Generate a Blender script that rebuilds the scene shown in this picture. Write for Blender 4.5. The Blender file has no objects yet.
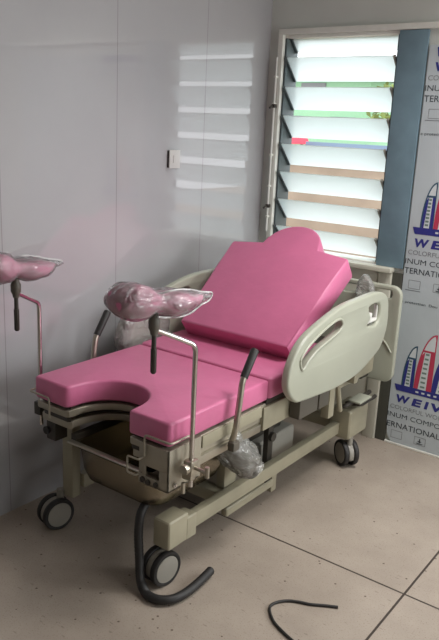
import bpy, bmesh, math, random
from mathutils import Vector, Matrix, noise

random.seed(7)
sc = bpy.context.scene
C = sc.collection

# ------------------------------------------------------------------ camera
cam_data = bpy.data.cameras.new('camera')
cam = bpy.data.objects.new('camera', cam_data)
C.objects.link(cam)
yaw, pitch, roll = 0.6304, 0.2629, 0.0474
Fw = Vector((-math.sin(yaw) * math.cos(pitch), math.cos(yaw) * math.cos(pitch), -math.sin(pitch)))
Rt = Fw.cross(Vector((0, 0, 1))).normalized()
Up = Rt.cross(Fw)
R2 = math.cos(roll) * Rt + math.sin(roll) * Up
U2 = -math.sin(roll) * Rt + math.cos(roll) * Up
cam.matrix_world = Matrix(((R2.x, U2.x, -Fw.x, 2.263), (R2.y, U2.y, -Fw.y, -3.449),
                           (R2.z, U2.z, -Fw.z, 1.6), (0, 0, 0, 1)))
cam_data.sensor_fit = 'VERTICAL'
cam_data.sensor_height = 36
cam_data.sensor_width = 36
cam_data.lens = 712.3 / 640 * 36
cam_data.clip_start = 0.05
sc.camera = cam

# ------------------------------------------------------------------ world, lamps, exposure
world = bpy.data.worlds.new('overcast_sky')
sc.world = world
world.use_nodes = True
wbg = world.node_tree.nodes['Background']
wbg.inputs[0].default_value = (0.93, 0.97, 1.0, 1)
wbg.inputs[1].default_value = 2.8

def area(name, loc, target, sx, sy, power, col):
    l = bpy.data.lights.new(name, 'AREA')
    l.shape = 'RECTANGLE'; l.size = sx; l.size_y = sy; l.energy = power; l.color = col
    o = bpy.data.objects.new(name, l); C.objects.link(o)
    o.location = loc
    o.rotation_euler = (Vector(target) - Vector(loc)).to_track_quat('-Z', 'Y').to_euler()
    return o
area('doorway_daylight', (4.12, -1.5, 1.35), (0, -1.5, 1.0), 1.5, 1.5, 10, (1.0, 0.98, 0.95))
area('second_window_daylight', (3.15, -0.03, 1.52), (2.4, -3, 0.9), 0.95, 1.15, 52, (0.97, 0.99, 1.0))
cl = area('ceiling_fill', (1.75, -0.75, 2.70), (1.35, -0.75, 0), 0.6, 0.6, 17, (1.0, 0.97, 0.95))  # added fill from above, no lamp known there
cl.data.spread = math.radians(110)
sc.view_settings.view_transform = 'Standard'
sc.view_settings.look = 'None'
sc.view_settings.exposure = 0.0
sc.view_settings.gamma = 1
sc.view_settings.use_curve_mapping = False
sc.cycles.use_denoising = True
sc.cycles.max_bounces = 10
sc.cycles.transparent_max_bounces = 16

# ------------------------------------------------------------------ materials
def srgb(r, g, b):
    f = lambda c: (c / 255 / 12.92) if c / 255 <= 0.04045 else ((c / 255 + 0.055) / 1.055) ** 2.4
    return (f(r), f(g), f(b), 1)

def mat(name, col, rough=0.5, metal=0.0, coat=0.0, spec=0.5, noise_amt=0.0, noise_scale=20, bump=0.0, bump_scale=60):
    m = bpy.data.materials.new(name); m.use_nodes = True
    nt = m.node_tree; b = nt.nodes['Principled BSDF']
    b.inputs['Base Color'].default_value = col
    b.inputs['Roughness'].default_value = rough
    b.inputs['Metallic'].default_value = metal
    b.inputs['Coat Weight'].default_value = coat
    b.inputs['Coat Roughness'].default_value = 0.08
    b.inputs['Specular IOR Level'].default_value = spec
    if noise_amt or bump:
        tc = nt.nodes.new('ShaderNodeTexCoord')
        nz = nt.nodes.new('ShaderNodeTexNoise'); nz.inputs['Scale'].default_value = noise_scale
        nz.inputs['Detail'].default_value = 5
        nt.links.new(tc.outputs['Object'], nz.inputs['Vector'])
        if noise_amt:
            rp = nt.nodes.new('ShaderNodeValToRGB')
            rp.color_ramp.elements[0].position = 0.3; rp.color_ramp.elements[1].position = 0.7
            rp.color_ramp.elements[0].color = tuple(c * (1 - noise_amt) for c in col[:3]) + (1,)
            rp.color_ramp.elements[1].color = tuple(min(1, c * (1 + noise_amt)) for c in col[:3]) + (1,)
            nt.links.new(nz.outputs['Fac'], rp.inputs['Fac'])
            nt.links.new(rp.outputs['Color'], b.inputs['Base Color'])
        if bump:
            n2 = nt.nodes.new('ShaderNodeTexNoise'); n2.inputs['Scale'].default_value = bump_scale
            nt.links.new(tc.outputs['Object'], n2.inputs['Vector'])
            bp = nt.nodes.new('ShaderNodeBump'); bp.inputs['Strength'].default_value = bump
            bp.inputs['Distance'].default_value = 0.01
            nt.links.new(n2.outputs['Fac'], bp.inputs['Height'])
            nt.links.new(bp.outputs['Normal'], b.inputs['Normal'])
    return m

PINK = mat('pink_vinyl', srgb(206, 112, 150), 0.38, noise_amt=0.04, noise_scale=9, bump=0.12, bump_scale=25)
CREAM = mat('cream_plastic', srgb(170, 172, 156), 0.32, noise_amt=0.03, noise_scale=6)
CREAMM = mat('cream_painted_steel', srgb(154, 148, 127), 0.42, noise_amt=0.06, noise_scale=14)
STEEL = mat('stainless_steel', srgb(178, 172, 158), 0.36, metal=0.9, noise_amt=0.08, noise_scale=25)
BASIN = mat('polished_basin_steel', srgb(190, 180, 160), 0.2, metal=1.0)
STEELM = mat('matt_steel', srgb(165, 158, 142), 0.45, metal=0.45, noise_amt=0.06, noise_scale=20)
CHROME = mat('chrome', srgb(205, 200, 195), 0.14, metal=1.0)
DARK = mat('dark_steel', srgb(62, 58, 52), 0.5, metal=0.3)
RUBBER = mat('black_rubber', srgb(34, 32, 31), 0.55, noise_amt=0.2, noise_scale=40)
GREYP = mat('grey_plastic', srgb(150, 147, 138), 0.45)
HUBP = mat('caster_hub_grey', srgb(142, 138, 129), 0.4)
WHITEP = mat('white_plastic', srgb(226, 226, 220), 0.35)
BACKW = mat('painted_back_wall', srgb(204, 207, 201), 0.6, noise_amt=0.03, noise_scale=5)
DADO = mat('cream_dado', srgb(196, 193, 178), 0.5, noise_amt=0.03, noise_scale=7)
HINGE = mat('taupe_plastic', srgb(88, 83, 74), 0.5)
POSTSHADE = mat('shaded_post_foot', srgb(74, 74, 66), 0.7)  # lower end of the slate post, its dimmer light put into the colour
POST = mat('slate_grey_post', srgb(112, 136, 148), 0.5, noise_amt=0.10, noise_scale=11)
ALU = mat('window_aluminium', srgb(232, 232, 224), 0.38, metal=0.0, noise_amt=0.04)
CHANNEL = mat('louvre_channel_grey', srgb(86, 96, 98), 0.5, metal=0.3)
CEIL = mat('ceiling_white', srgb(214, 212, 206), 0.8)
ROOMW = mat('room_wall_paint', srgb(128, 122, 116), 0.7)
FILM = mat('protective_film', srgb(188, 196, 200), 0.32, noise_amt=0.05, noise_scale=4)
INK = mat('dark_grey_ink', srgb(62, 70, 76), 0.5)
INKF = mat('faded_grey_ink', srgb(128, 132, 136), 0.5)
NAVY = mat('navy_ink', srgb(46, 50, 128), 0.45)
TEAL = mat('teal_ink', srgb(50, 82, 104), 0.45)
RED = mat('red_ink', srgb(184, 58, 84), 0.45)
PALE = mat('pale_ink', srgb(206, 212, 214), 0.45)
GREENI = mat('grey_green_ink', srgb(110, 130, 122), 0.45)
EXTG = mat('concrete_yard', srgb(176, 160, 142), 0.8, noise_amt=0.12, noise_scale=1.5)
EXTW = mat('boundary_wall_render', srgb(150, 134, 118), 0.85, noise_amt=0.12, noise_scale=3)
EXTGREEN = mat('pale_green_render', srgb(150, 196, 160), 0.85, noise_amt=0.05)
EXTWHITE = mat('white_render', srgb(225, 225, 220), 0.85)
EXTROOF = mat('grey_roof_sheet', srgb(130, 132, 135), 0.6)
EXTRED = mat('red_tarpaulin', srgb(220, 50, 75), 0.6)
EXTBLUE = mat('blue_grey_board', srgb(120, 140, 165), 0.6)
LEAF = mat('leaf_green', srgb(120, 135, 70), 0.7, noise_amt=0.3, noise_scale=4)
BARK = mat('bark', srgb(110, 92, 74), 0.9, noise_amt=0.2)

def wall_panel_material():
    m = mat('glossy_composite_panel', srgb(186, 180, 183), 0.5, spec=0.5)
    nt = m.node_tree; b = nt.nodes['Principled BSDF']
    tc = nt.nodes.new('ShaderNodeTexCoord')
    sp = nt.nodes.new('ShaderNodeSeparateXYZ'); nt.links.new(tc.outputs['Object'], sp.inputs[0])
    a = nt.nodes.new('ShaderNodeMath'); a.operation = 'ADD'; a.inputs[1].default_value = 0.555 + 6.1 + 0.305
    nt.links.new(sp.outputs['Y'], a.inputs[0])
    md = nt.nodes.new('ShaderNodeMath'); md.operation = 'MODULO'; md.inputs[1].default_value = 0.61
    nt.links.new(a.outputs[0], md.inputs[0])
    s = nt.nodes.new('ShaderNodeMath'); s.operation = 'SUBTRACT'; s.inputs[1].default_value = 0.305
    nt.links.new(md.outputs[0], s.inputs[0])
    ab = nt.nodes.new('ShaderNodeMath'); ab.operation = 'ABSOLUTE'; nt.links.new(s.outputs[0], ab.inputs[0])
    lt = nt.nodes.new('ShaderNodeMath'); lt.operation = 'LESS_THAN'; lt.inputs[1].default_value = 0.0020
    nt.links.new(ab.outputs[0], lt.inputs[0])
    nz = nt.nodes.new('ShaderNodeTexNoise'); nz.inputs['Scale'].default_value = 3; nz.inputs['Detail'].default_value = 6
    nt.links.new(tc.outputs['Object'], nz.inputs['Vector'])
    r = nt.nodes.new('ShaderNodeValToRGB')
    r.color_ramp.elements[0].color = srgb(168, 167, 170); r.color_ramp.elements[1].color = srgb(178, 177, 179)
    nt.links.new(nz.outputs['Fac'], r.inputs['Fac'])
    mx = nt.nodes.new('ShaderNodeMix'); mx.data_type = 'RGBA'
    nt.links.new(lt.outputs[0], mx.inputs['Factor'])
    nt.links.new(r.outputs['Color'], mx.inputs['A'])
    mx.inputs['B'].default_value = srgb(140, 137, 138)
    nt.links.new(mx.outputs['Result'], b.inputs['Base Color'])
    inv = nt.nodes.new('ShaderNodeMath'); inv.operation = 'SUBTRACT'; inv.inputs[0].default_value = 1.0
    nt.links.new(lt.outputs[0], inv.inputs[1])
    nt.links.new(inv.outputs[0], b.inputs['Coat Weight'])
    b.inputs['Coat Roughness'].default_value = 0.004
    b.inputs['Coat IOR'].default_value = 1.78
    b.inputs['Specular IOR Level'].default_value = 0.2
    return m
LEFTW = wall_panel_material()

def floor_material():
    m = mat('terrazzo_tile', srgb(186, 170, 152), 0.42)
    nt = m.node_tree; b = nt.nodes['Principled BSDF']
    N = nt.nodes.new; L = nt.links.new
    tc = N('ShaderNodeTexCoord')
    sp = N('ShaderNodeSeparateXYZ'); L(tc.outputs['Object'], sp.inputs[0])
    def joint(axis, off, per):
        a = N('ShaderNodeMath'); a.operation = 'ADD'; a.inputs[1].default_value = -off + per * 10 + per / 2
        L(sp.outputs[axis], a.inputs[0])
        md = N('ShaderNodeMath'); md.operation = 'MODULO'; md.inputs[1].default_value = per; L(a.outputs[0], md.inputs[0])
        s = N('ShaderNodeMath'); s.operation = 'SUBTRACT'; s.inputs[1].default_value = per / 2; L(md.outputs[0], s.inputs[0])
        ab = N('ShaderNodeMath'); ab.operation = 'ABSOLUTE'; L(s.outputs[0], ab.inputs[0])
        lt = N('ShaderNodeMath'); lt.operation = 'LESS_THAN'; lt.inputs[1].default_value = 0.0042; L(ab.outputs[0], lt.inputs[0])
        return lt
    j1 = joint('Y', -1.213, 3.0); j2 = joint('X', 1.518, 3.0)
    mxj = N('ShaderNodeMath'); mxj.operation = 'MAXIMUM'; L(j1.outputs[0], mxj.inputs[0]); L(j2.outputs[0], mxj.inputs[1])
    # cloudy cement tone
    n1 = N('ShaderNodeTexNoise'); n1.inputs['Scale'].default_value = 2.2; n1.inputs['Detail'].default_value = 7; n1.inputs['Roughness'].default_value = 0.65
    L(tc.outputs['Object'], n1.inputs['Vector'])
    r1 = N('ShaderNodeValToRGB'); r1.color_ramp.elements[0].position = 0.3; r1.color_ramp.elements[1].position = 0.72
    r1.color_ramp.elements[0].color = srgb(148, 136, 124); r1.color_ramp.elements[1].color = srgb(172, 160, 147)
    L(n1.outputs['Fac'], r1.inputs['Fac'])
    # dark chips
    v = N('ShaderNodeTexVoronoi'); v.inputs['Scale'].default_value = 26; v.inputs['Randomness'].default_value = 1
    L(tc.outputs['Object'], v.inputs['Vector'])
    c1 = N('ShaderNodeMath'); c1.operation = 'LESS_THAN'; c1.inputs[1].default_value = 0.11; L(v.outputs['Distance'], c1.inputs[0])
    vs = N('ShaderNodeSeparateXYZ'); L(v.outputs['Color'], vs.inputs[0])
    c2 = N('ShaderNodeMath'); c2.operation = 'GREATER_THAN'; c2.inputs[1].default_value = 0.62; L(vs.outputs['X'], c2.inputs[0])
    c3 = N('ShaderNodeMath'); c3.operation = 'MULTIPLY'; L(c1.outputs[0], c3.inputs[0]); L(c2.outputs[0], c3.inputs[1])
    n3 = N('ShaderNodeTexNoise'); n3.inputs['Scale'].default_value = 190; n3.inputs['Detail'].default_value = 2
    L(tc.outputs['Object'], n3.inputs['Vector'])
    r3 = N('ShaderNodeValToRGB'); r3.color_ramp.elements[0].position = 0.25; r3.color_ramp.elements[1].position = 0.42
    r3.color_ramp.elements[0].color = (0.62, 0.56, 0.5, 1); r3.color_ramp.elements[1].color = (1, 1, 1, 1)
    L(n3.outputs['Fac'], r3.inputs['Fac'])
    mu = N('ShaderNodeMix'); mu.data_type = 'RGBA'; mu.blend_type = 'MULTIPLY'; mu.inputs['Factor'].default_value = 1
    L(r1.outputs['Color'], mu.inputs['A']); L(r3.outputs['Color'], mu.inputs['B'])
    mp = N('ShaderNodeMapping'); mp.inputs['Rotation'].default_value = (0, 0, .6); mp.inputs['Scale'].default_value = (1, 3.2, 1)
    L(tc.outputs['Object'], mp.inputs['Vector'])
    w = N('ShaderNodeTexVoronoi'); w.inputs['Scale'].default_value = 17; L(mp.outputs[0], w.inputs['Vector'])
    d1 = N('ShaderNodeMath'); d1.operation = 'LESS_THAN'; d1.inputs[1].default_value = 0.15; L(w.outputs['Distance'], d1.inputs[0])
    ws = N('ShaderNodeSeparateXYZ'); L(w.outputs['Color'], ws.inputs[0])
    d2 = N('ShaderNodeMath'); d2.operation = 'GREATER_THAN'; d2.inputs[1].default_value = 0.6; L(ws.outputs['Y'], d2.inputs[0])
    d3 = N('ShaderNodeMath'); d3.operation = 'MULTIPLY'; L(d1.outputs[0], d3.inputs[0]); L(d2.outputs[0], d3.inputs[1])
    d4 = N('ShaderNodeMath'); d4.operation = 'MULTIPLY'; d4.inputs[1].default_value = 0.38; L(d3.outputs[0], d4.inputs[0])
    m0 = N('ShaderNodeMix'); m0.data_type = 'RGBA'; L(d4.outputs[0], m0.inputs['Factor']); L(mu.outputs['Result'], m0.inputs['A']); m0.inputs['B'].default_value = srgb(96, 82, 72)
    m1 = N('ShaderNodeMix'); m1.data_type = 'RGBA'
    L(c3.outputs[0], m1.inputs['Factor']); L(m0.outputs['Result'], m1.inputs['A']); m1.inputs['B'].default_value = srgb(92, 76, 64)
    m2 = N('ShaderNodeMix'); m2.data_type = 'RGBA'
    L(mxj.outputs[0], m2.inputs['Factor']); L(m1.outputs['Result'], m2.inputs['A']); m2.inputs['B'].default_value = srgb(62, 52, 45)
    L(m2.outputs['Result'], b.inputs['Base Color'])
    return m
FLOORM = floor_material()

def clear_film(name, opacity=0.35, tint=(0.95, 0.93, 0.94, 1), bump=0.9, scale=22):
    m = bpy.data.materials.new(name); m.use_nodes = True
    nt = m.node_tree; nt.nodes.clear(); N = nt.nodes.new; L = nt.links.new
    out = N('ShaderNodeOutputMaterial')
    tc = N('ShaderNodeTexCoord')
    mp = N('ShaderNodeMapping'); mp.inputs['Scale'].default_value = (1, 0.45, 1.0); L(tc.outputs['Object'], mp.inputs['Vector'])
    nz = N('ShaderNodeTexNoise'); nz.inputs['Scale'].default_value = scale; nz.inputs['Detail'].default_value = 3
    nz.inputs['Distortion'].default_value = 1.2
    L(mp.outputs[0], nz.inputs['Vector'])
    bp = N('ShaderNodeBump'); bp.inputs['Strength'].default_value = bump; bp.inputs['Distance'].default_value = 0.02
    L(nz.outputs['Fac'], bp.inputs['Height'])
    tr = N('ShaderNodeBsdfTransparent')
    df = N('ShaderNodeBsdfDiffuse'); df.inputs['Color'].default_value = tint
    L(bp.outputs['Normal'], df.inputs['Normal'])
    gl = N('ShaderNodeBsdfGlossy'); gl.inputs['Roughness'].default_value = 0.16
    L(bp.outputs['Normal'], gl.inputs['Normal'])
    fr = N('ShaderNodeFresnel'); fr.inputs['IOR'].default_value = 1.6; L(bp.outputs['Normal'], fr.inputs['Normal'])
    a = N('ShaderNodeMixShader'); a.inputs['Fac'].default_value = opacity
    L(tr.outputs[0], a.inputs[1]); L(df.outputs[0], a.inputs[2])
    c = N('ShaderNodeMixShader'); L(fr.outputs[0], c.inputs['Fac']); L(a.outputs[0], c.inputs[1]); L(gl.outputs[0], c.inputs[2])
    L(c.outputs[0], out.inputs['Surface'])
    return m
FILMC = clear_film('clear_plastic_wrap', 0.2)
BAGM = clear_film('grey_plastic_bag_film', 0.26, (0.66, 0.65, 0.60, 1))
SEAM = clear_film('bunched_film_edge', 0.6, (0.9, 0.88, 0.88, 1))
FILMM = clear_film('milky_plastic_wrap', 0.30, (0.80, 0.79, 0.76, 1))

def louvre_glass():
    m = bpy.data.materials.new('frosted_louvre_glass'); m.use_nodes = True
    nt = m.node_tree; nt.nodes.clear(); N = nt.nodes.new; L = nt.links.new
    out = N('ShaderNodeOutputMaterial')
    tl = N('ShaderNodeBsdfTranslucent'); tl.inputs['Color'].default_value = (0.92, 0.97, 0.97, 1)
    df = N('ShaderNodeBsdfDiffuse'); df.inputs['Color'].default_value = (0.85, 0.9, 0.9, 1)
    gl = N('ShaderNodeBsdfGlossy'); gl.inputs['Roughness'].default_value = 0.25
    rf = N('ShaderNodeBsdfRefraction'); rf.inputs['Roughness'].default_value = 0.55; rf.inputs['IOR'].default_value = 1.2
    rf.inputs['Color'].default_value = (0.93, 0.97, 0.97, 1)
    k = N('ShaderNodeMixShader'); k.inputs['Fac'].default_value = 0.62; L(tl.outputs[0], k.inputs[1]); L(rf.outputs[0], k.inputs[2])
    a = N('ShaderNodeMixShader'); a.inputs['Fac'].default_value = 0.08; L(k.outputs[0], a.inputs[1]); L(df.outputs[0], a.inputs[2])
    b = N('ShaderNodeMixShader'); b.inputs['Fac'].default_value = 0.06; L(a.outputs[0], b.inputs[1]); L(gl.outputs[0], b.inputs[2])
    L(b.outputs[0], out.inputs['Surface'])
    return m
GLASS = louvre_glass()

# ------------------------------------------------------------------ mesh helpers
def finish(name, bm, m, parent=None, smooth=35, kind=None):
    bmesh.ops.recalc_face_normals(bm, faces=bm.faces)
    me = bpy.data.meshes.new(name)
    bm.to_mesh(me); bm.free()
    for mm in (m if isinstance(m, (list, tuple)) else [m]): me.materials.append(mm)
    o = bpy.data.objects.new(name, me); C.objects.link(o)
    if smooth:
        me.shade_smooth()
        try: me.set_sharp_from_angle(angle=math.radians(smooth))
        except Exception: pass
    if parent is not None:
        o.parent = parent
        o.matrix_parent_inverse = world_of(parent).inverted()
    if kind: o['kind'] = kind
    return o

def world_of(o):
    if o.parent is None: return Matrix.Translation(o.location)
    return world_of(o.parent) @ o.matrix_parent_inverse @ Matrix.Translation(o.location)

def thing(name, label, cat, loc, group=None):
    o = bpy.data.objects.new(name, None); C.objects.link(o)
    o.empty_display_size = 0.1
    o.location = loc; o['label'] = label; o['category'] = cat
    if group: o['group'] = group
    return o
def tag(o, label, cat, group=None):
    o['label'] = label; o['category'] = cat
    if group: o['group'] = group
    return o

def box(bm, lo, hi, bev=0.0, M=None, seg=2):
    r = bmesh.ops.create_cube(bm, size=1.0)
    vs = r['verts']
    c = [(a + b) / 2 for a, b in zip(lo, hi)]; s = [b - a for a, b in zip(lo, hi)]
    for v in vs: v.co = Vector((c[i] + v.co[i] * s[i] for i in range(3)))
    if bev:
        es = list({e for v in vs for e in v.link_edges})
        rr = bmesh.ops.bevel(bm, geom=es, offset=bev, segments=seg, affect='EDGES', profile=0.6)
        vs = list({v for f in rr['faces'] for v in f.verts} | {v for v in vs if v.is_valid})
    if M is not None:
        for v in vs: v.co = M @ v.co
    return vs

def frames(pts):
    T = []
    for i in range(len(pts)):
        a = pts[max(0, i - 1)]; b = pts[min(len(pts) - 1, i + 1)]
        T.append((b - a).normalized())
    n = T[0].orthogonal().normalized(); Ns = []
    for i, t in enumerate(T):
        n = (n - t * n.dot(t)).normalized(); Ns.append(n)
    return T, Ns

def tube(bm, pts, r, seg=12, cap=True, rfun=None):
    pts = [Vector(p) for p in pts]
    T, Ns = frames(pts); rings = []
    for i, p in enumerate(pts):
        b = T[i].cross(Ns[i]); rr = rfun(i) if rfun else r
        rings.append([bm.verts.new(p + rr * (math.cos(2 * math.pi * k / seg) * Ns[i] + math.sin(2 * math.pi * k / seg) * b)) for k in range(seg)])
    for i in range(len(rings) - 1):
        for k in range(seg):
            bm.faces.new((rings[i][k], rings[i][(k + 1) % seg], rings[i + 1][(k + 1) % seg], rings[i + 1][k]))
    if cap:
        bm.faces.new(rings[0][::-1]); bm.faces.new(rings[-1])

def fillet(pts, rad=0.03, n=5):
    pts = [Vector(p) for p in pts]; out = [pts[0]]
    for i in range(1, len(pts) - 1):
        a, b, c = pts[i - 1], pts[i], pts[i + 1]
        d = min(rad, (a - b).length * .45, (c - b).length * .45)
        p = b + (a - b).normalized() * d; q = b + (c - b).normalized() * d
        for k in range(n + 1):
            t = k / n; out.append((1 - t) ** 2 * p + 2 * t * (1 - t) * b + t * t * q)
    out.append(pts[-1]); return out

def catmull(pts, n=6, closed=True):
    P = [Vector(p) for p in pts]; out = []; N = len(P)
    for i in range(N if closed else N - 1):
        if closed: a, b, c, d = P[i - 1], P[i], P[(i + 1) % N], P[(i + 2) % N]
        else: a, b, c, d = P[max(0, i - 1)], P[i], P[i + 1], P[min(N - 1, i + 2)]
        for k in range(n):
            t = k / n
            out.append(0.5 * ((2 * b) + (c - a) * t + (2 * a - 5 * b + 4 * c - d) * t * t + (3 * b - a - 3 * c + d) * t ** 3))
    if not closed: out.append(P[-1])
    return out

def prism(bm, outline, h0, h1, M=None, bev=0.0, seg=3):
    """outline in local xy, extruded along local z; rims rounded"""
    vs = [bm.verts.new((p[0], p[1], h0)) for p in outline]
    f = bm.faces.new(vs)
    r = bmesh.ops.extrude_face_region(bm, geom=[f])
    top = [v for v in r['geom'] if isinstance(v, bmesh.types.BMVert)]
    for v in top: v.co.z = h1
    allv = set(vs) | set(top)
    if bev:
        es = [e for e in bm.edges if e.verts[0] in allv and e.verts[1] in allv and abs(e.verts[0].co.z - e.verts[1].co.z) < 1e-7]
        rr = bmesh.ops.bevel(bm, geom=es, offset=bev, segments=seg, affect='EDGES', profile=0.5)
        allv = {v for v in allv if v.is_valid} | {v for ff in rr['faces'] for v in ff.verts}
    if M is not None:
        for v in allv: v.co = M @ v.co
    return allv

def lathe(bm, prof, origin, axis, seg=28):
    axis = Vector(axis).normalized(); n = axis.orthogonal().normalized(); b = axis.cross(n); o = Vector(origin)
    rings = []
    for (r, h) in prof:
        if r < 1e-6: rings.append([bm.verts.new(o + axis * h)])
        else: rings.append([bm.verts.new(o + axis * h + r * (math.cos(2 * math.pi * k / seg) * n + math.sin(2 * math.pi * k / seg) * b)) for k in range(seg)])
    for i in range(len(rings) - 1):
        A, B = rings[i], rings[i + 1]
        for k in range(seg):
            k2 = (k + 1) % seg
            if len(A) == 1 and len(B) == 1: continue
            if len(A) == 1: bm.faces.new((A[0], B[k], B[k2]))
            elif len(B) == 1: bm.faces.new((A[k], A[k2], B[0]))
            else: bm.faces.new((A[k], A[k2], B[k2], B[k]))

def curve_plate(outlines, thick, bev):
    """2D outlines (first the rim, then holes) -> bmesh of a plate of given thickness with rounded rims, in local xy"""
    cu = bpy.data.curves.new('plate', 'CURVE'); cu.dimensions = '2D'; cu.fill_mode = 'BOTH'
    cu.extrude = max(0.0005, thick / 2 - bev); cu.bevel_depth = bev; cu.bevel_resolution = 3; cu.offset = -bev
    for ol in outlines:
        s = cu.splines.new('POLY'); s.points.add(len(ol) - 1); s.use_cyclic_u = True
        for p, q in zip(s.points, ol): p.co = (q[0], q[1], 0, 1)
    o = bpy.data.objects.new('plate', cu); C.objects.link(o)
    dg = bpy.context.evaluated_depsgraph_get()
    me = bpy.data.meshes.new_from_object(o.evaluated_get(dg))
    bm = bmesh.new(); bm.from_mesh(me)
    bmesh.ops.remove_doubles(bm, verts=bm.verts, dist=1e-5)
    bpy.data.objects.remove(o); bpy.data.curves.remove(cu); bpy.data.meshes.remove(me)
    return bm

def rrect(x0, y0, x1, y1, r, n=6):
    out = []
    for cx, cy, a0 in ((x1 - r, y1 - r, 0), (x0 + r, y1 - r, 90), (x0 + r, y0 + r, 180), (x1 - r, y0 + r, 270)):
        for k in range(n + 1):
            a = math.radians(a0 + 90 * k / n); out.append((cx + r * math.cos(a), cy + r * math.sin(a)))
    return out

def xform(bm, M):
    for v in bm.verts: v.co = M @ v.co

def struct(name, boxes, m, bev=0.0):
    bm = bmesh.new()
    for lo, hi in boxes: box(bm, lo, hi, bev)
    return finish(name, bm, m, None, 30, 'structure')

# ------------------------------------------------------------------ the room
RX, RY, RZ = 4.2, -5.6, 2.75
struct('floor', [((-0.1, RY - .1, -0.08), (RX + .1, 0.12, 0.0))], FLOORM)
struct('ceiling', [((-0.1, RY - .1, RZ), (RX + .1, 0.12, RZ + .08))], CEIL)
struct('wall_left', [((-0.1, RY - .1, 0), (0, 0.12, RZ))], LEFTW)
WX0, WX1, WZ0, WZ1 = 0.075, 0.765, 0.93, 2.10
struct('wall_back', [((0, 0, 0), (WX0, .12, RZ)), ((WX1, 0, 0), (2.68, .12, RZ)), ((3.63, 0, 0), (RX, .12, RZ)), ((2.68, 0, 0), (3.63, .12, .94)), ((2.68, 0, 2.1), (3.63, .12, RZ)),
                     ((WX0, 0, 0), (WX1, .12, WZ0)), ((WX0, 0, WZ1), (WX1, .12, RZ))], BACKW)
struct('wall_front', [((0, RY - .1, 0), (RX, RY, RZ))], ROOMW)
# right wall with a doorway-wide opening
struct('wall_right', [((RX, RY, 0), (RX + .1, -2.4, RZ)), ((RX, -.6, 0), (RX + .1, 0, RZ)), ((RX, -2.4, 2.2), (RX + .1, -.6, RZ)),
                      ((RX, -2.4, 0), (RX + .1, -.6, .5))], ROOMW)
# below the window: cream panelling, a corner strip and the sill
struct('trim_1', [((0.0, -.022, 0), (0.770, 0, 0.925))], DADO, 0.003)
struct('trim_2', [((0.774, -.03, 0), (0.842, 0, 0.925))], DADO, 0.004)
struct('trim_3', [((0.0, -.062, 0.925), (0.848, 0.0, 0.95))], DADO, 0.006)
struct('trim_4', [((0.747, -.018, 0.95), (0.893, 0, 2.092))], POST, 0.003)
struct('trim_6', [((0.843, -.012, 0.0), (0.900, 0, 0.925))], POSTSHADE, 0.002)
struct('trim_5', [((0.062, -.022, 2.094), (2.2, 0, 2.122))], ALU, 0.003)

# louvred window
win = bpy.data.objects.new('window_1', None); C.objects.link(win); win.location = (0.42, 0, WZ0); win['kind'] = 'structure'
bm = bmesh.new()
box(bm, (0.064, -.024, .95), (0.094, .03, 2.094), .003)
box(bm, (0.094, .0, 2.078), (0.75, .10, 2.094), .002)
box(bm, (0.094, .0, .95), (0.75, .10, .962), .002)
finish('window_frame', bm, ALU, win)
for x0, x1 in ((.094, .106), (.735, .747)):
    bm = bmesh.new(); box(bm, (x0, .0, .962), (x1, .119, 2.078), .001)
    finish('louvre_channel', bm, CHANNEL, win)
BT = [2.128 - .149 * i for i in range(8)]
for i, zt in enumerate(BT):
    bm = bmesh.new()
    top = Vector((0, -.014, zt)); botm = Vector((0, .098, zt - .112))
    if i == 0: top = Vector((0, .036, zt - .053))
    d = (botm - top); n = Vector((0, d.z, -d.y)).normalized() * .0028
    vs = []
    for x in (.120, .724):
        vs.append([bm.verts.new(Vector((x, 0, 0)) + q) for q in (top + n, botm + n, botm - n, top - n)])
    for k in range(4): bm.faces.new((vs[0][k], vs[0][(k + 1) % 4], vs[1][(k + 1) % 4], vs[1][k]))
    bm.faces.new(vs[0]); bm.faces.new(vs[1][::-1])
    bmesh.ops.bevel(bm, geom=list(bm.edges), offset=.0012, segments=1, affect='EDGES')
    bl = finish('louvre_blade', bm, GLASS, win, 40)
    for x0, x1 in ((.104, .1195), (.7245, .7345)):
        bm = bmesh.new()
        vs = []
        n2 = n * 2.6
        for x in (x0, x1):
            vs.append([bm.verts.new(Vector((x, 0, 0)) + q) for q in (top + n2, botm + n2, botm - n2, top - n2)])
        for k in range(4): bm.faces.new((vs[0][k], vs[0][(k + 1) % 4], vs[1][(k + 1) % 4], vs[1][k]))
        bm.faces.new(vs[0]); bm.faces.new(vs[1][::-1])
        finish('louvre_clip', bm, CHANNEL if x0 < .4 else GREYP, bl)
bm = bmesh.new(); tube(bm, [(.071, -.036, 1.05), (.071, -.036, 1.98)], .0055, 10)
rod = finish('operator_rod', bm, WHITEP, win)
for z in (1.13, 1.30, 1.47, 1.74, 1.88):
    bm = bmesh.new(); box(bm, (.063, -.045, z - .006), (.079, -.022, z + .006), .003)
    finish('rod_clip', bm, ALU, rod)
for z in (1.19, 1.73):
    bm = bmesh.new(); box(bm, (.060, -.046, z - .010), (.082, -.024, z + .010), .004)
    tube(bm, [(.07, -.05, z), (.062, -.066, z - .012)], .006, 8)
    finish('lever', bm, DARK, rod)

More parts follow.
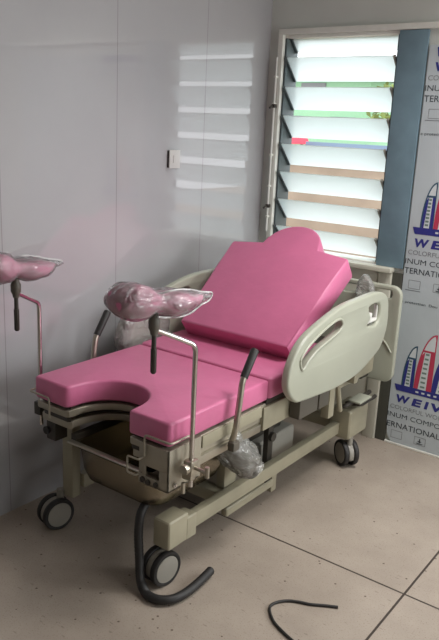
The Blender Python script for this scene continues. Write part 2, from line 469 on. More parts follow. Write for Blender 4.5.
# ------------------------------------------------------------------ outside the louvres
def tagged(o, label, cat): return tag(o, label, cat)
bm = bmesh.new(); box(bm, (-30, .4, -.4), (12, 40, -.3)); finish('outside_ground', bm, EXTG, None, 30, 'structure')
bm = bmesh.new(); box(bm, (-14, 5.6, -.3), (4, 5.75, 1.16)); box(bm, (-14, 5.56, 1.16), (4, 5.79, 1.22), .01)
tag(finish('boundary_wall', bm, EXTW, None), 'low tan boundary wall glimpsed between the lowest louvre blades', 'wall')
hs = thing('house', 'pale green house far outside, glimpsed between the upper louvre blades', 'house', (-7.2, 14, -.3))
bm = bmesh.new(); box(bm, (-8.4, 13, -.3), (-5.6, 18, 2.9)); finish('wall', bm, EXTGREEN, hs)
for x0, z0 in ((-8.1, 1.55), (-6.6, 1.55), (-7.5, 2.35)):
    bm = bmesh.new(); box(bm, (x0, 12.96, z0), (x0 + .7, 13.0, z0 + .45), .01); finish('window', bm, EXTROOF, hs)
bm = bmesh.new(); box(bm, (-8.8, 12.7, 2.9), (-5.2, 18.2, 3.05), .02); finish('roof', bm, EXTROOF, hs)
ws = thing('shed', 'white outbuilding far outside beside the pale green house', 'shed', (-10.8, 14, -.3))
bm = bmesh.new(); box(bm, (-12.5, 13.5, -.3), (-8.9, 17, 2.3)); finish('wall', bm, EXTWHITE, ws)
bm = bmesh.new(); box(bm, (-12.7, 13.3, 2.3), (-8.85, 17.2, 2.4), .02); finish('roof', bm, EXTROOF, ws)
st = thing('market_stall', 'small stall with red tarpaulin roof seen through the left of the louvres', 'stall', (-5.7, 9.4, -.3))
bm = bmesh.new(); prism(bm, [(-.75, 0), (.75, 0), (.62, .2), (-.62, .2)], -.5, .5, Matrix.Translation((-6.1, 9.4, 1.36)) @ Matrix.Rotation(math.pi / 2, 4, 'X'), .02)
finish('tarpaulin_roof', bm, EXTRED, st)
for x in (-6.7, -5.5):
    for y in (9.0, 9.8):
        bm = bmesh.new(); tube(bm, [(x, y, -.3), (x, y, 1.37)], .03, 8); finish('pole', bm, DARK, st)
sg = thing('billboard', 'long blue grey board standing outside beyond the louvres', 'board', (-3.7, 9.6, -.3))
bm = bmesh.new(); box(bm, (-5.3, 9.6, 1.02), (-2.4, 9.64, 1.42), .005); finish('board', bm, EXTBLUE, sg)
for x in (-5.0, -3.9, -2.7):
    bm = bmesh.new(); tube(bm, [(x, 9.68, -.3), (x, 9.68, 1.4)], .035, 8); finish('post', bm, DARK, sg)
tr = thing('tree', 'yellow green tree outside, right of the pale green house', 'tree', (-4.4, 12.5, -.3))
bm = bmesh.new(); tube(bm, [(-4.4, 12.5, -.3), (-4.38, 12.5, 1.0), (-4.3, 12.45, 1.9)], .1, 8, rfun=lambda i: .12 - .03 * i); finish('trunk', bm, BARK, tr)
bm = bmesh.new()
for k in range(420):
    a = random.uniform(0, 6.28); u = random.uniform(-1, 1); r = random.uniform(.4, 1) ** .5
    p = Vector((-4.3 + 1.0 * r * math.cos(a) * math.sqrt(1 - u * u), 12.45 + 1.0 * r * math.sin(a) * math.sqrt(1 - u * u), 2.25 + .62 * u * r))
    d = Vector((random.uniform(-1, 1), random.uniform(-1, 1), random.uniform(-.6, .6))).normalized(); e = d.orthogonal().normalized()
    s = random.uniform(.08, .16)
    bm.faces.new([bm.verts.new(p + s * q) for q in (-d, e * .45, d, -e * .45)])
finish('crown', bm, LEAF, tr, 0)

# ------------------------------------------------------------------ printed composite panel on the back wall
pn = bpy.data.objects.new('composite_panel', None); C.objects.link(pn); pn.location = (1.5, 0, 0)
tag(pn, 'grey composite wall panel in printed protective film, beside the louvred window', 'wall panel')
PX0, PX1, PZ1 = .902, 2.1, 2.022
bm = bmesh.new()
prism(bm, [(PX0 + .035, .012), (PX1, .012), (PX1, PZ1), (PX0, PZ1), (PX0, .12), (PX0 + .008, .05)], 0, .014, Matrix.Rotation(math.pi / 2, 4, 'X'), .001, 1)
finish('panel_sheet', bm, FILM, pn)
bm = bmesh.new(); box(bm, (PX0, -.02, 0), (PX1, 0, .011), .002); finish('bottom_rail', bm, ALU, pn)
YP = -.0146
PDX = .010

def text_bm(bm, s, x0, zc, cap, width=None, shear=0.0, bold=0.0, mi=0):
    x0 += PDX
    cu = bpy.data.curves.new('t', 'FONT'); cu.body = s; cu.size = 1; cu.shear = shear; cu.offset = bold
    cu.resolution_u = 3; cu.fill_mode = 'FRONT'
    o = bpy.data.objects.new('t', cu); C.objects.link(o)
    dg = bpy.context.evaluated_depsgraph_get()
    me = bpy.data.meshes.new_from_object(o.evaluated_get(dg))
    xs = [v.co.x for v in me.vertices]; sz = cap / .69
    sx = sz if width is None else width / (max(xs) - min(xs))
    x_min = min(xs)
    base = {}
    for v in me.vertices: base[v.index] = bm.verts.new((x0 + (v.co.x - x_min) * sx, YP - .0004, zc - cap / 2 + v.co.y * sz))
    for p in me.polygons:
        try: f = bm.faces.new([base[i] for i in p.vertices]); f.material_index = mi
        except ValueError: pass
    bpy.data.objects.remove(o); bpy.data.curves.remove(cu); bpy.data.meshes.remove(me)

def weiv(bm, z, cap):
    for ch, x, w in (('W', .930, .076), ('E', 1.016, .056), ('I', 1.084, .024), ('V', 1.118, .072)):
        text_bm(bm, ch, x, z, cap, w, .12, .045, 0)

def flat(bm, pts, layer, mi):
    f = bm.faces.new([bm.verts.new((p[0] + PDX, YP - .0002 * (layer + 1), p[1])) for p in pts]); f.material_index = mi
def ring(bm, pts, w, layer, mi):
    for a, b in zip(pts, pts[1:] + pts[:1]):
        a = Vector(a); b = Vector(b); d = (b - a); n = Vector((-d.y, d.x)).normalized() * w / 2
        flat(bm, [a - n, b - n, b + n, a + n], layer, mi)

def sail(bm, x0, x1, z0, z1, edge, stripe):
    n = 12
    arc = lambda k, ins: (x0 + ins + (x1 - x0 - ins) * (1 - math.cos(math.pi / 2 * k / n)) ** 1.0, z0 + (z1 - ins - z0) * math.sin(math.pi / 2 * k / n) ** .95)
    flat(bm, [arc(k, 0) for k in range(n + 1)] + [(x1, z0)], 0, edge)
    w = x1 - x0
    # pale face inside the coloured outline
    flat(bm, [arc(k, .008) for k in range(n)] + [(x1 - .006, z1 - .03), (x1 - .006, z0)], 1, 4)
    # lower tower: pale column with windows, coloured flank
    zt = z0 + (z1 - z0) * .68
    pts = [arc(k, .008) for k in range(n) if arc(k, .008)[1] < zt]
    zl = pts[-1]
    lo_ = [arc(k, .008) for k in range(n) if arc(k, .008)[1] < zt]
    flat(bm, lo_ + [(lo_[-1][0] + w * .16, zt), (x0 + .008 + w * .16, z0)], 2, stripe)
    flat(bm, [(x0 + w * .70, z0), (x1 - .004, z0), (x1 - .004, zt), (x0 + w * .74, zt)], 2, stripe)
    flat(bm, [(zl[0], zt - .004), (x1 - .004, zt - .004), (x1 - .004, zt + .006), (zl[0], zt + .006)], 3, edge)
    nb = 8
    for k in range(nb):
        zz = z0 + .010 + (zt - z0 - .03) * k / (nb - 1)
        sh = w * .14 * (k / nb) ** 2
        flat(bm, [(x0 + w * .36 + sh, zz), (x0 + w * .62 + sh * .5, zz), (x0 + w * .62 + sh * .5, zz + .010), (x0 + w * .36 + sh, zz + .010)], 3, 5)

LOGO_M = [NAVY, TEAL, RED, INK, PALE, GREENI]
for bi, dz in enumerate((0.0, 0.829, 1.661)):
    bm = bmesh.new()
    zb = .341 + dz
    if bi < 2:
        sail(bm, .948, 1.015, zb, zb + .226, 1, 0)
        sail(bm, 1.016, 1.110, zb, zb + .305, 2, 2)
        sail(bm, 1.110, 1.215, zb, zb + .255, 0, 0)
        flat(bm, [(.913, zb), (1.262, zb), (1.248, zb - .034), (.926, zb - .034)], 4, 0)
        for k in range(4): flat(bm, [(1.03 + k * .032, zb - .022), (1.046 + k * .032, zb - .022), (1.046 + k * .032, zb - .013), (1.03 + k * .032, zb - .013)], 5, 4)
        weiv(bm, zb - .077, .038)
    else:
        flat(bm, [(.932, 2.012), (1.262, 2.012), (1.248, zb - .032), (.940, zb - .032)], 4, 0)
        weiv(bm, zb - .077, .036)
    finish('printed_logo', bm, LOGO_M, pn, 0)
    def line(*a_):
        bm = bmesh.new(); text_bm(bm, *a_); finish('printed_lettering', bm, [INK, INKF], pn, 0)
    line('COLORFUL WORLD', .903, .214 + dz, .023, .325, 0, 0, 1)
    line('INUM COMPOSITE', .894, .168 + dz, .026, .372, 0, 0, 0)
    if bi == 0: line('ERNATIONAL', .895, .113, .031, .292, 0, .004, 0)
    else: line('TERNATIONAL', .895, .120 + dz, .029, .292, 0, .004, 0)
    zi = .05 + dz
    if bi == 0: zi = .058
    bm = bmesh.new()
    ring(bm, [(.925, zi - .02), (.985, zi - .02), (.985, zi + .022), (.925, zi + .022)], .0025, 0, 1)
    if bi: flat(bm, [(.91, zi - .032), (.99, zi - .032), (.99, zi - .028), (.91, zi - .028)], 0, 1)
    finish('printed_icon', bm, [INK, INKF], pn, 0)
    bm = bmesh.new()
    ring(bm, [(1.055, zi - .02), (1.115, zi - .02), (1.115, zi + .022), (1.055, zi + .022)], .0025, 0, 1)
    flat(bm, [(1.081, zi + .014), (1.087, zi + .014), (1.087, zi - .002), (1.081, zi - .002)], 1, 0)
    flat(bm, [(1.071, zi + .001), (1.097, zi + .001), (1.084, zi - .009)], 1, 0)
    flat(bm, [(1.066, zi - .011), (1.104, zi - .011), (1.098, zi - .016), (1.072, zi - .016)], 1, 0)
    finish('printed_icon', bm, [INK, INKF], pn, 0)
    if bi: line('e protection  Dou', .897, -.042 + dz, .013, .19, 0, .004, 0)

# ------------------------------------------------------------------ wall box on the left wall
SWP = mat('switch_plastic', srgb(200, 198, 195), 0.35)
sw = thing('wall_switch', 'small square white switch box on the glossy left wall', 'switch', (0, -.79, 1.45))
bm = bmesh.new(); box(bm, (0, -.829, 1.408), (.012, -.757, 1.487), .002); finish('back_box', bm, DARK, sw)
bm = bmesh.new(); box(bm, (.012, -.831, 1.405), (.018, -.754, 1.490), .002); finish('face_plate', bm, SWP, sw)
bm = bmesh.new(); box(bm, (.018, -.806, 1.43), (.021, -.78, 1.465), .001); finish('rocker', bm, SWP, sw)

# ================================================================== delivery bed
XC = .578
bed = thing('delivery_bed', 'pink cushioned obstetric delivery bed with cream rails, stirrups and casters', 'hospital bed', (XC, -1.05, 0))

# --- cushions
def cushion(name, outline, z0, z1, bev=.010):
    bm = bmesh.new(); prism(bm, outline, z0, z1, None, bev, 4)
    return finish(name, bm, PINK, bed, 50)
YF, YS, HW = -1.835, -1.262, .332
def u_outline(yf, inset=0.0, yb=YS):
    w = HW - inset; o = []
    rx, ry = .150 + inset, .175 + inset
    for (cx, cy, a0) in ((XC - w + .02, yb - .02 + 0, 90),):
        pass
    o += [(XC + w, yb), (XC - w, yb)]
    o += [(XC - w, yf + .014), (XC - w + .004, yf + .004), (XC - w + .014, yf)]
    o += [(XC - .166, yf), (XC - .155, yf + .008)]
    for k in range(15):
        a = math.pi - math.pi * k / 14
        o.append((XC + rx * math.cos(a), yf + .022 + ry * math.sin(a) ** .85 * 1.0 if 0 < k < 14 else yf + .022))
    o += [(XC + .153, yf + .004), (XC + .158, yf)]
    o += [(XC + w - .014, yf), (XC + w - .004, yf + .004), (XC + w, yf + .014)]
    return o
cushion('leg_section_cushion', u_outline(YF), .598, .682)
cushion('seat_cushion', rrect(XC - .338, YS + .008, XC + .338, -.70, .02), .60, .686)
th = math.radians(37)
M_b = Matrix(((1, 0, 0, XC), (0, math.cos(th), -math.sin(th), -1.05), (0, math.sin(th), math.cos(th), .755), (0, 0, 0, 1)))
half = [(.280, .0), (.300, .35), (.312, .515), (.306, .527), (.150, .549)]
bump_ = [(.143 * math.cos(math.radians(a)), .556 + .130 * math.sin(math.radians(a))) for a in range(8, 174, 8)]
ol = half + bump_ + [(-x, s) for x, s in half[::-1]]
bm = bmesh.new(); prism(bm, ol, -.105, .004, M_b, .009, 3)
back = finish('backrest_cushion', bm, PINK, bed, 50)
bm = bmesh.new(); prism(bm, [(x * .93, s * .93 + .02) for x, s in ol], -.122, -.107, M_b, .002, 1)
finish('backrest_board', bm, WHITEP, bed)
bm = bmesh.new()
for x in (XC - .2, XC + .2):
    tube(bm, [(x, -.72, .56), (x, -.66, .84)], .014, 10)
    finish('backrest_strut', bm, DARK, bed); bm = bmesh.new()
bm.free()

# --- deck plates under the cushions (two U shaped steel layers) and the seat deck
for z0, z1, ins in ((.560, .586, .004), (.510, .537, .012)):
    bm = bmesh.new(); prism(bm, u_outline(YF + .004 + (.015 if z0 < .55 else 0), ins), z0, z1, None, .003, 2)
    finish('leg_section_plate', bm, STEELM, bed)
bm = bmesh.new(); prism(bm, u_outline(YF + .012, .03), .541, .562); prism(bm, u_outline(YF + .012, .02), .5905, .5975)
finish('plate_gap_shade', bm, DARK, bed)  # dark layers stand in for the shade in the gaps around the plates
bm = bmesh.new(); box(bm, (XC - .325, YS + .01, .575), (XC + .325, -.3, .597), .003)
finish('seat_deck', bm, DARK, bed)
# side beams
for s in (-1, 1):
    bm = bmesh.new()
    x = XC + s * .318
    box(bm, (x - .018, YS - .02, .478), (x + .018, -.3, .574), .005)
    finish('side_beam', bm, CREAMM, bed)
    bm = bmesh.new()
    box(bm, (x - .014, -1.72, .478), (x + .014, YS - .03, .510), .004)
    finish('leg_section_beam', bm, STEEL, bed)
    xi = XC + s * .165; xo = XC + s * .334
    yf = YF - .004
    if s > 0:
        # folded steel corner box with a slot, flush under the cushion
        bm = bmesh.new()
        xa, xb = XC + .205, xo
        box(bm, (xa, yf, .44), (xb, yf + .006, .47), .001)
        box(bm, (xa, yf, .508), (xb, yf + .006, .588), .001)
        box(bm, (xa, yf, .47), (xa + .03, yf + .006, .508), .001); box(bm, (xb - .04, yf, .47), (xb, yf + .006, .508), .001)
        box(bm, (xo - .006, yf, .44), (xo, yf + .17, .588), .001)
        box(bm, (xa, yf, .44), (xb, yf + .16, .446), .001)
        br = finish('corner_bracket', bm, STEELM, bed)
        for (xx, zz) in ((xo - .05, .454), (xa + .02, .456), (xo - .085, .452)):
            bm = bmesh.new()
            lathe(bm, [(0, 0), (.010, 0), (.010, .006), (0, .009)], (xx, yf - .0005, zz), (0, -1, 0), 10)
            finish('bolt', bm, DARK, br)
        bm = bmesh.new(); lathe(bm, [(0, 0), (.009, 0), (.009, .008), (0, .012)], (xo, yf + .03, .46), (s, 0, 0), 10)
        finish('bolt', bm, CHROME, br)
        bm = bmesh.new(); box(bm, (xo - .010, -1.66, .538), (xo, YS - .03, .584), .004)
        box(bm, (xo - .045, -1.66, .462), (xo - .025, YS - .03, .522), .004)
        finish('side_panel', bm, CREAMM, bed)
    else:
        bm = bmesh.new(); box(bm, (xo + .035, yf + .03, .432), (xo + .085, yf + .09, .512), .004)
        br = finish('corner_bracket', bm, DARK, bed)
        bm = bmesh.new(); lathe(bm, [(0, 0), (.014, 0), (.016, .012), (0, .018)], (xo + .045, yf + .03, .47), (0, -1, 0), 14)
        finish('knob', bm, RUBBER, br)
        bm = bmesh.new(); box(bm, (xo - .005, -1.70, .135), (xo + .055, -1.655, .465), .008)
        finish('frame_leg', bm, CREAMM, bed)
    # wire cushion stops
    bm = bmesh.new()
    xw = XC + s * .348
    tube(bm, fillet([(XC + s * .235, YF - .012, .545), (XC + s * .235, YF - .012, .622), (xw, YF - .012, .622), (xw, YF + .09, .622), (xw, YF + .09, .545)], .015), .0038, 8)
    finish('wire_stop', bm, STEELM, bed)
    if s > 0:
        bm = bmesh.new()
        tube(bm, fillet([(xi + .06, yf + .004, .535), (xi + .06, yf - .025, .535), (xi + .01, yf - .025, .535), (xi + .01, yf - .025, .475), (xi + .05, yf - .025, .475), (xi + .05, yf + .004, .475)], .01), .0036, 8)
        finish('wire_handle', bm, STEELM, bed)

# --- stainless basin
bm = bmesh.new()
bx0, bx1, by0, by1, bz = XC - .165, XC + .255, -1.805, -1.36, .452
rings = []
for (ins, z) in ((-.012, bz + .003), (-.012, bz), (0, bz - .002), (.005, bz - .03), (.012, bz - .095), (.026, bz - .135), (.06, bz - .152), (.14, bz - .155)):
    r = max(.02, .07 - abs(ins) * .2)
    rings.append([bm.verts.new((p[0], p[1], z)) for p in rrect(bx0 + ins, by0 + ins, bx1 - ins, by1 - ins, r, 6)])
for a, b in zip(rings, rings[1:]):
    n = len(a)
    for k in range(n): bm.faces.new((a[k], a[(k + 1) % n], b[(k + 1) % n], b[k]))
bm.faces.new(rings[-1])
bmesh.ops.solidify(bm, geom=bm.faces[:], thickness=.003)
basin = finish('basin', bm, BASIN, bed, 50)
bm = bmesh.new(); prism(bm, rrect(bx0 - .012, by0 - .012, bx1 + .012, by0 + .012, .006), bz + .001, bz + .009, None, .003, 2)
finish('basin_lip', bm, STEEL, basin)
for s in (-1, 1):
    bm = bmesh.new(); x = XC + .045 + s * .228
    box(bm, (x - .012, -1.78, .448), (x + .012, -1.3, .474), .003); finish('basin_runner', bm, DARK, bed)
# drain hose
hp = catmull([(.735, -1.74, .305), (.737, -1.775, .27), (.742, -1.79, .20), (.758, -1.80, .11), (.778, -1.815, .045), (.806, -1.827, .021),
              (.846, -1.838, .019), (.888, -1.826, .019), (.919, -1.786, .019), (.928, -1.705, .02), (.918, -1.585, .024)], 14, False)
bm = bmesh.new(); tube(bm, hp, .017, 12, True, rfun=lambda i: .0170 if i % 2 else .0152)
hose = finish('drain_hose', bm, RUBBER, bed, 60); hose['label'] = 'black ribbed drain hose'

# --- lower frame
for s, x in ((1, .822), (-1, .300)):
    bm = bmesh.new(); box(bm, (x - .018, -1.64 if s > 0 else -1.655, .172), (x + .018, -.4, .232), .006); finish('base_rail', bm, CREAMM, bed)
    if s < 0:
        bm = bmesh.new(); box(bm, (x - .04, -.46, .150), (x + .075, -.26, .305), .018, None, 3); finish('rear_housing', bm, CREAMM, bed)
        continue
    bm = bmesh.new(); box(bm, (x - .046, -1.755, .155), (x + .032, -1.645, .266), .012, None, 3)
    box(bm, (x - .03, -1.66, .156), (x + .034, -1.60, .248), .010, None, 3); finish('corner_housing', bm, CREAMM, bed)
    bm = bmesh.new(); box(bm, (x - .04, -.46, .150), (x + .075, -.26, .305), .018, None, 3)
    finish('rear_housing', bm, CREAMM, bed)
bm = bmesh.new(); box(bm, (.34, -1.40, .17), (.81, -1.34, .22), .006); finish('cross_beam', bm, CREAMM, bed)
bm = bmesh.new(); box(bm, (.36, -.42, .17), (.80, -.36, .24), .006); finish('cross_beam', bm, CREAMM, bed)
# lift column, sleeve and scissor arms
bm = bmesh.new(); box(bm, (.40, -1.26, .07), (.74, -.72, .28), .02, None, 3); finish('lift_base_cover', bm, GREYP, bed)
bm = bmesh.new(); box(bm, (.44, -1.2, .28), (.70, -.78, .47), .012); finish('lift_column', bm, DARK, bed)
bm = bmesh.new(); box(bm, (.36, -1.30, .47), (.80, -.62, .575), .006); finish('lift_head', bm, DARK, bed)
bm = bmesh.new()
box(bm, (.765, -1.035, .115), (.79, -.995, .48), .003)
lathe(bm, [(0, -.015), (.02, -.015), (.02, .015), (0, .015)], (.79, -1.015, .33), (1, 0, 0), 16)
finish('lift_link', bm, DARK, bed)
bm = bmesh.new(); box(bm, (.762, -1.325, .076), (.796, -.97, .116), .012, None, 3); finish('pedal_linkage', bm, CREAMM, bed)
bm = bmesh.new(); box(bm, (.764, -.985, .050), (.792, -.945, .20), .004); finish('linkage_post', bm, CREAMM, bed)
bm = bmesh.new(); tube(bm, [(.45, -.62, .40), (.84, -.62, .395)], .014, 10); tube(bm, [(.40, -.60, .44), (.70, -.30, .30)], .012, 10)
finish('tilt_rod', bm, DARK, bed)
# foot pedals at the head end
bm = bmesh.new()
tube(bm, fillet([(.845, -.50, .325), (.885, -.50, .345), (.885, -.24, .345)], .02), .011, 10)
tube(bm, fillet([(.845, -.42, .325), (.925, -.42, .338), (.925, -.26, .338)], .02), .010, 10)
pd = finish('foot_pedal', bm, DARK, bed)
bm = bmesh.new(); box(bm, (.872, -.46, .352), (.938, -.33, .362), .004, None, 2); finish('pedal_pad', bm, CREAM, pd)

# --- casters
def caster(x, y, ang):
    a = Vector((math.cos(ang), math.sin(ang), 0)); b = Vector((-a.y, a.x, 0))
    bm = bmesh.new(); c = Vector((x, y, .066)); top = c + b * .022
    tube(bm, [Vector((top.x, top.y, .10)), Vector((top.x, top.y, .16))], .015, 12)
    Mx = Matrix.Translation(c) @ Matrix(((a.x, b.x, 0, 0), (a.y, b.y, 0, 0), (0, 0, 1, 0), (0, 0, 0, 1)))
    # cover between the two discs
    pts = [(.061 * math.cos(math.radians(t)), .061 * math.sin(math.radians(t))) for t in range(-20, 201, 10)]
    prism(bm, pts, -.013, .013, Mx @ Matrix.Rotation(math.pi / 2, 4, 'Y') @ Matrix.Rotation(math.pi / 2, 4, 'Z'), .004, 2)
    ca = finish('caster', bm, HUBP, bed)
    for s in (-1, 1):
        bm = bmesh.new()
        lathe(bm, [(.050, .014), (.062, .014), (.066, .018), (.066, .033), (.063, .038), (.054, .039), (.050, .036), (.050, .014)], c, a * s, 36)
        w = finish('tyre', bm, RUBBER, ca, 50)
        bm = bmesh.new()
        lathe(bm, [(0, .013), (.049, .013), (.0525, .034), (.050, .0385), (.03, .041), (0, .0415)], c, a * s, 32)
        finish('wheel_disc', bm, HUBP, ca, 40)
caster(.796, -1.728, math.radians(-8)); caster(.228, -1.728, math.radians(-14))
caster(.868, -.408, math.radians(234)); caster(.28, -.38, math.radians(60))

# --- side rails and headboard
rail_pts = [(-1.136, .581), (-1.19, .593), (-1.241, .64), (-1.259, .693), (-1.236, .766), (-1.172, .831), (-1.064, .873), (-.864, .917),
            (-.681, .925), (-.52, .925), (-.429, .901), (-.388, .852), (-.378, .743), (-.422, .655), (-.509, .611), (-.654, .57), (-.841, .559), (-1.015, .57)]
slot_pts = [(-1.177, .76), (-1.144, .793), (-1.094, .818), (-1.019, .844), (-.94, .863), (-.88, .867), (-.854, .845), (-.871, .818),
            (-.953, .797), (-1.048, .775), (-1.114, .745), (-1.156, .719)]
hole_pts = [(-.60, .868), (-.507, .872), (-.479, .844), (-.479, .796), (-.515, .77), (-.60, .785), (-.57, .817)]
for s in (1, -1):
    x = XC + s * .402
    bm = curve_plate([catmull(rail_pts, 6), catmull(slot_pts, 5), catmull(hole_pts, 3)], .034, .010)
    M = Matrix(((0, 0, 1, x), (1, 0, 0, 0), (0, 1, 0, 0), (0, 0, 0, 1)))
    xform(bm, M)
    sr = finish('side_rail', bm, CREAM, bed, 45)
    # moulded rib around the grip slot
    bm = bmesh.new()
    rim = [Vector((x + s * .017, p.x, p.y)) for p in [Vector((q[0], q[1])) for q in catmull(slot_pts, 5)]]
    cen = sum(rim, Vector()) / len(rim)
    rim = [cen + (p - cen) * 1.02 for p in rim]
    tube(bm, rim + [rim[0]], .006, 8, False); finish('grip_rim', bm, CREAM, sr, 60)
    bm = bmesh.new()
    box(bm, (x - .012, -.60, .785), (x + .004, -.475, .80), .003); box(bm, (x - .012, -.49, .80), (x + .004, -.478, .86), .003)
    box(bm, (x - .006, -.575, .80), (x + .012, -.55, .835), .004)
    finish('rail_latch', bm, WHITEP, sr)
    bm = bmesh.new()
    xi = XC + s * .34
    xa, xb = min(xi, x - s * .012), max(xi, x - s * .012)
    box(bm, (xa, -1.10, .482), (xb, -.95, .575), .006)
    box(bm, (xa + .02, -.92, .47), (xb - .01, -.83, .57), .006)
    finish('rail_hinge', bm, HINGE, bed)
    bm = bmesh.new()
    tube(bm, [(x - s * .02, -.78, .58), (x - s * .03, -.70, .40)], .012, 10)
    box(bm, (min(x - s * .06, x - s * .02), -.83, .40), (max(x - s * .06, x - s * .02), -.78, .585), .006)
    box(bm, (min(x - s * .08, x - s * .02), -.60, .50), (max(x - s * .08, x - s * .02), -.56, .60), .006)
    finish('rail_arm', bm, CREAMM, bed)

bm = curve_plate([rrect(XC - .405, .405, XC + .405, .897, .05, 8), rrect(XC - .355, .832, XC + .358, .873, .018, 6)], .032, .008)
xform(bm, Matrix(((1, 0, 0, 0), (0, 0, -1, -.2), (0, 1, 0, 0), (0, 0, 0, 1))))
hb = finish('headboard', bm, CREAM, bed, 45)
bm = bmesh.new()
arc = [(XC - .33, .50), (XC - .30, .60), (XC, .66), (XC + .28, .645), (XC + .345, .615), (XC + .385, .565)]
tube(bm, [(p.x, -.217, p.y) for p in catmull([(a, b, 0) for a, b in arc], 6, False)], .005, 8)
finish('moulded_ridge', bm, CREAM, hb, 60)
bm = bmesh.new()
bm.free()
for x in (XC - .26, XC + .26):
    bm = bmesh.new(); box(bm, (x - .02, -.30, .42), (x + .02, -.217, .56), .005); finish('headboard_mount', bm, DARK, bed)

def crumpled(bm, amp, freq, seed, aniso=(1, 1, 1)):
    bm.normal_update()
    off = Vector((seed * 3.1, seed * 1.7, seed * .9))
    d = []
    for v in bm.verts:
        p = Vector((v.co.x * aniso[0], v.co.y * aniso[1], v.co.z * aniso[2])) * freq + off
        d.append(v.normal * amp * (noise.noise(p) + .5 * noise.noise(p * 2.3)))
    for v, q in zip(bm.verts, d): v.co += q

# plastic wrap hanging on the left rail's front end and on the headboard corner
def bag(name, parent, pts, th_, m, seed, M=None, amp=.012):
    bm = bmesh.new()
    prism(bm, catmull(pts, 5), -th_, th_, M, th_ * .6, 3)
    bmesh.ops.triangulate(bm, faces=[f for f in bm.faces if len(f.verts) > 4])
    bmesh.ops.subdivide_edges(bm, edges=bm.edges[:], cuts=2, use_grid_fill=True)
    crumpled(bm, amp, 14, seed)
    return finish(name, bm, m, parent, 60)
lx = XC - .402
ML = Matrix(((0, 0, 1, lx), (1, 0, 0, 0), (0, 1, 0, 0), (0, 0, 0, 1)))
lr = [o for o in bed.children if o.name.startswith('side_rail')][-1]
bag('plastic_wrap', lr, [(-1.30, .62), (-1.33, .70), (-1.30, .78), (-1.24, .82), (-1.14, .83), (-1.05, .80), (-1.01, .72), (-1.05, .63), (-1.12, .58), (-1.22, .58)], .03, FILMM, 3, ML)['label'] = 'milky plastic wrap'
MH = Matrix(((1, 0, 0, 0), (0, 0, -1, -.23), (0, 1, 0, 0), (0, 0, 0, 1)))
bag('plastic_wrap', hb, [(.765, .80), (.755, .88), (.79, .935), (.83, .90), (.85, .84), (.82, .79)], .02, FILMM, 5, MH)['label'] = 'milky plastic wrap'

# --- hand grips
for s in (1, -1):
    x = XC + s * .368
    y0 = -1.515
    bm = bmesh.new()
    pts = fillet([(x - s * .02, y0, .50), (x, y0, .57), (x, y0 + .025, .75), (x, y0 + .055, .79)], .03)
    tube(bm, pts, .0115, 12)
    g = finish('hand_grip', bm, STEEL, bed, 50)
    bm = bmesh.new()
    tube(bm, [(x, y0 + .032, .758), (x, y0 + .092, .845), (x, y0 + .095, .849)], .015, 12, rfun=lambda i: (.0145, .0155, .012)[i])
    finish('rubber_sleeve', bm, RUBBER, g, 50)
    bm = bmesh.new(); box(bm, (x - .02, y0 - .018, .49), (x + .008, y0 + .018, .525), .004); finish('grip_socket', bm, HINGE, g)

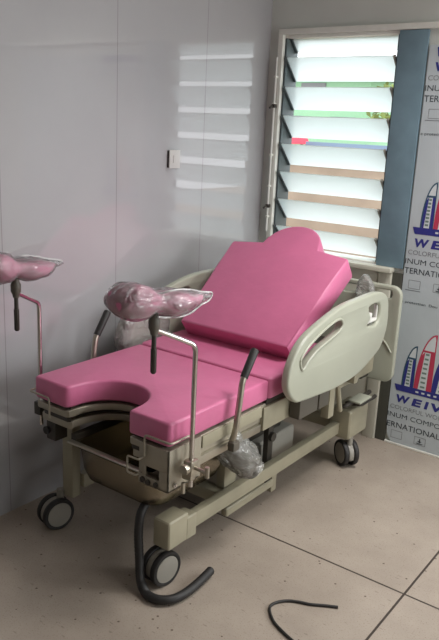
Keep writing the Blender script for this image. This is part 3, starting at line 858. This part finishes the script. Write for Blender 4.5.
# --- stirrups
def stirrup(s):
    x = XC + s * .374; y = -1.772
    bm = bmesh.new()
    ex, ey, ez = x - s * .050, y - .140, 1.012
    tube(bm, fillet([(x, y, .455), (x, y, .942), (ex, ey, ez)], .022, 6), .0085, 12)
    post = finish('stirrup_post', bm, CHROME, bed, 50)
    # clamp with T screw
    bm = bmesh.new()
    box(bm, (x - .018, y - .020, .50), (x + .018, y + .020, .552), .005)
    if s > 0:
        box(bm, (x - .03, y - .012, .478), (x + .01, y + .012, .505), .004)
        lathe(bm, [(0, 0), (.016, 0), (.018, .008), (.016, .02), (0, .02)], (x, y - .02, .527), (0, -1, 0), 14)
        tube(bm, [(x + .01, y, .527), (x + .07, y - .002, .527)], .0065, 10)
        tube(bm, [(x + .068, y - .002, .510), (x + .068, y - .002, .547)], .008, 10)
        tube(bm, [(x - .006, y - .03, .478), (x - .006, y - .03, .44)], .007, 8)
    finish('post_clamp', bm, STEEL if s > 0 else DARK, post)
    # ball joint collar and tail rod
    bm = bmesh.new()
    lathe(bm, [(0, -.02), (.011, -.018), (.013, -.006), (.018, .004), (.018, .028), (.013, .04), (.013, .075), (0, .075)], (ex, ey, ez), (0, 0, 1), 18)
    finish('joint_collar', bm, HINGE, post)
    bm = bmesh.new()
    tube(bm, [(ex, ey, ez - .015), (ex, ey, ez - .06), (ex, ey, ez - .061), (ex, ey, ez - .135), (ex, ey, ez - .14)], .008, 10, True,
         rfun=lambda i: (.0075, .0075, .0095, .0095, .006)[i])
    finish('lock_handle', bm, DARK, post)
    # saddle shaped leg pad
    prof = [(-.158, .012, .010, .108), (-.148, .036, .032, .108), (-.12, .052, .052, .108), (-.085, .058, .060, .105), (-.05, .055, .055, .100),
            (-.018, .046, .036, .092), (.008, .050, .037, .086), (.055, .060, .043, .078), (.11, .054, .036, .074), (.155, .036, .023, .074), (.185, .016, .010, .075)]
    def pad_mesh(grow, tip, seed, amp):
        bm = bmesh.new(); pf = catmull([(a_, b_, c_) for a_, b_, c_, d_ in prof], 5, False); pz = catmull([(d_, 0, 0) for *_, d_ in prof], 5, False)
        rows = [(q.x, q.y + grow, q.z + grow, z_.x) for q, z_ in zip(pf, pz)]
        rows = [(rows[0][0] - grow, .006, .006, rows[0][3])] + rows
        if tip: rows += [(.205, .026, .014, .074), (.225, .017, .008, .073), (.24, .006, .003, .072)]
        else: rows += [(rows[-1][0] + .004, .005, .004, rows[-1][3])]
        loops = []
        for (yy, rx, rz, zz) in rows:
            lp = []
            for j in range(36):
                a = 2 * math.pi * j / 36
                ca, sa = math.cos(a), math.sin(a)
                sag = -.30 * rz * (1 - abs(ca)) if sa > 0 else 0      # hollow along the top
                lp.append(bm.verts.new((ex + s * .12 * yy + rx * ca, ey + yy, ez + zz + rz * sa + sag)))
            loops.append(lp)
        n = 36
        for A, B in zip(loops, loops[1:]):
            for k in range(n): bm.faces.new((A[k], A[(k + 1) % n], B[(k + 1) % n], B[k]))
        bm.faces.new(loops[0][::-1]); bm.faces.new(loops[-1])
        if amp: crumpled(bm, amp, 24, seed, (1, .55, 1))
        return bm
    pad = finish('leg_pad', pad_mesh(0, 0, 0, 0), PINK, post, 60)
    fm = finish('plastic_cover', pad_mesh(.006, 1, 11 + s, .007), FILMC, pad, 60)
    bm = bmesh.new()
    sp_ = [(-.012, .047, .034, .078), (.02, .054, .040, .077), (.07, .060, .043, .075), (.12, .052, .036, .073), (.17, .030, .020, .073), (.215, .018, .010, .073), (.238, .004, .002, .072)]
    pth = []
    for q, up in [(q, 1) for q in sp_] + [(q, -1) for q in sp_[-2::-1]]:
        an = math.radians(62 if up > 0 else -58)
        pth.append((ex + s * (.12 * q[0] + (q[1] + .004) * math.cos(an)), ey + q[0], ez + q[3] + (q[2] + .005) * math.sin(an)))
    tube(bm, catmull(pth, 5, False), .0032, 8)
    sm_ = finish('film_seam', bm, SEAM, pad, 60)
    fm['label'] = 'clear crinkled plastic cover'
stirrup(1); stirrup(-1)

# --- plastic wrapped actuator under the right side
bm = bmesh.new()
lathe(bm, [(0, -.09), (.038, -.09), (.045, -.08), (.045, .06), (.036, .075), (.03, .08), (.034, .15), (0, .15)], (.868, -1.40, .425), (.12, .45, -.55), 20)
box(bm, (.80, -1.44, .40), (.872, -1.35, .50), .008)
mo = finish('actuator_motor', bm, DARK, bed)
bm = bmesh.new()
lathe(bm, [(.0, -.135), (.03, -.13), (.058, -.10), (.068, -.02), (.066, .06), (.058, .095), (.040, .115), (.044, .135)], (.868, -1.40, .425), (.12, .45, -.55), 26)
bmesh.ops.subdivide_edges(bm, edges=bm.edges[:], cuts=2, use_grid_fill=True)
crumpled(bm, .02, 16, 8)
finish('plastic_bag', bm, BAGM, mo, 60)['label'] = 'crumpled milky plastic bag'
bm = bmesh.new(); box(bm, (.76, -1.36, .22), (.80, -1.28, .48), .006); finish('actuator_bracket', bm, CREAMM, bed)

# ------------------------------------------------------------------ cord on the floor
cp = [(1.37, -1.443), (1.331, -1.465), (1.287, -1.493), (1.254, -1.506), (1.217, -1.527), (1.192, -1.559), (1.185, -1.593), (1.205, -1.624),
      (1.241, -1.655), (1.285, -1.675), (1.333, -1.691), (1.389, -1.704), (1.448, -1.712), (1.56, -1.72), (1.70, -1.74)]
bm = bmesh.new(); tube(bm, catmull([(a, b, .0052) for a, b in cp], 8, False), .005, 10)
tag(finish('floor_cord', bm, RUBBER, None, 60), 'thin black hooked length of cord lying on the open floor', 'cord')
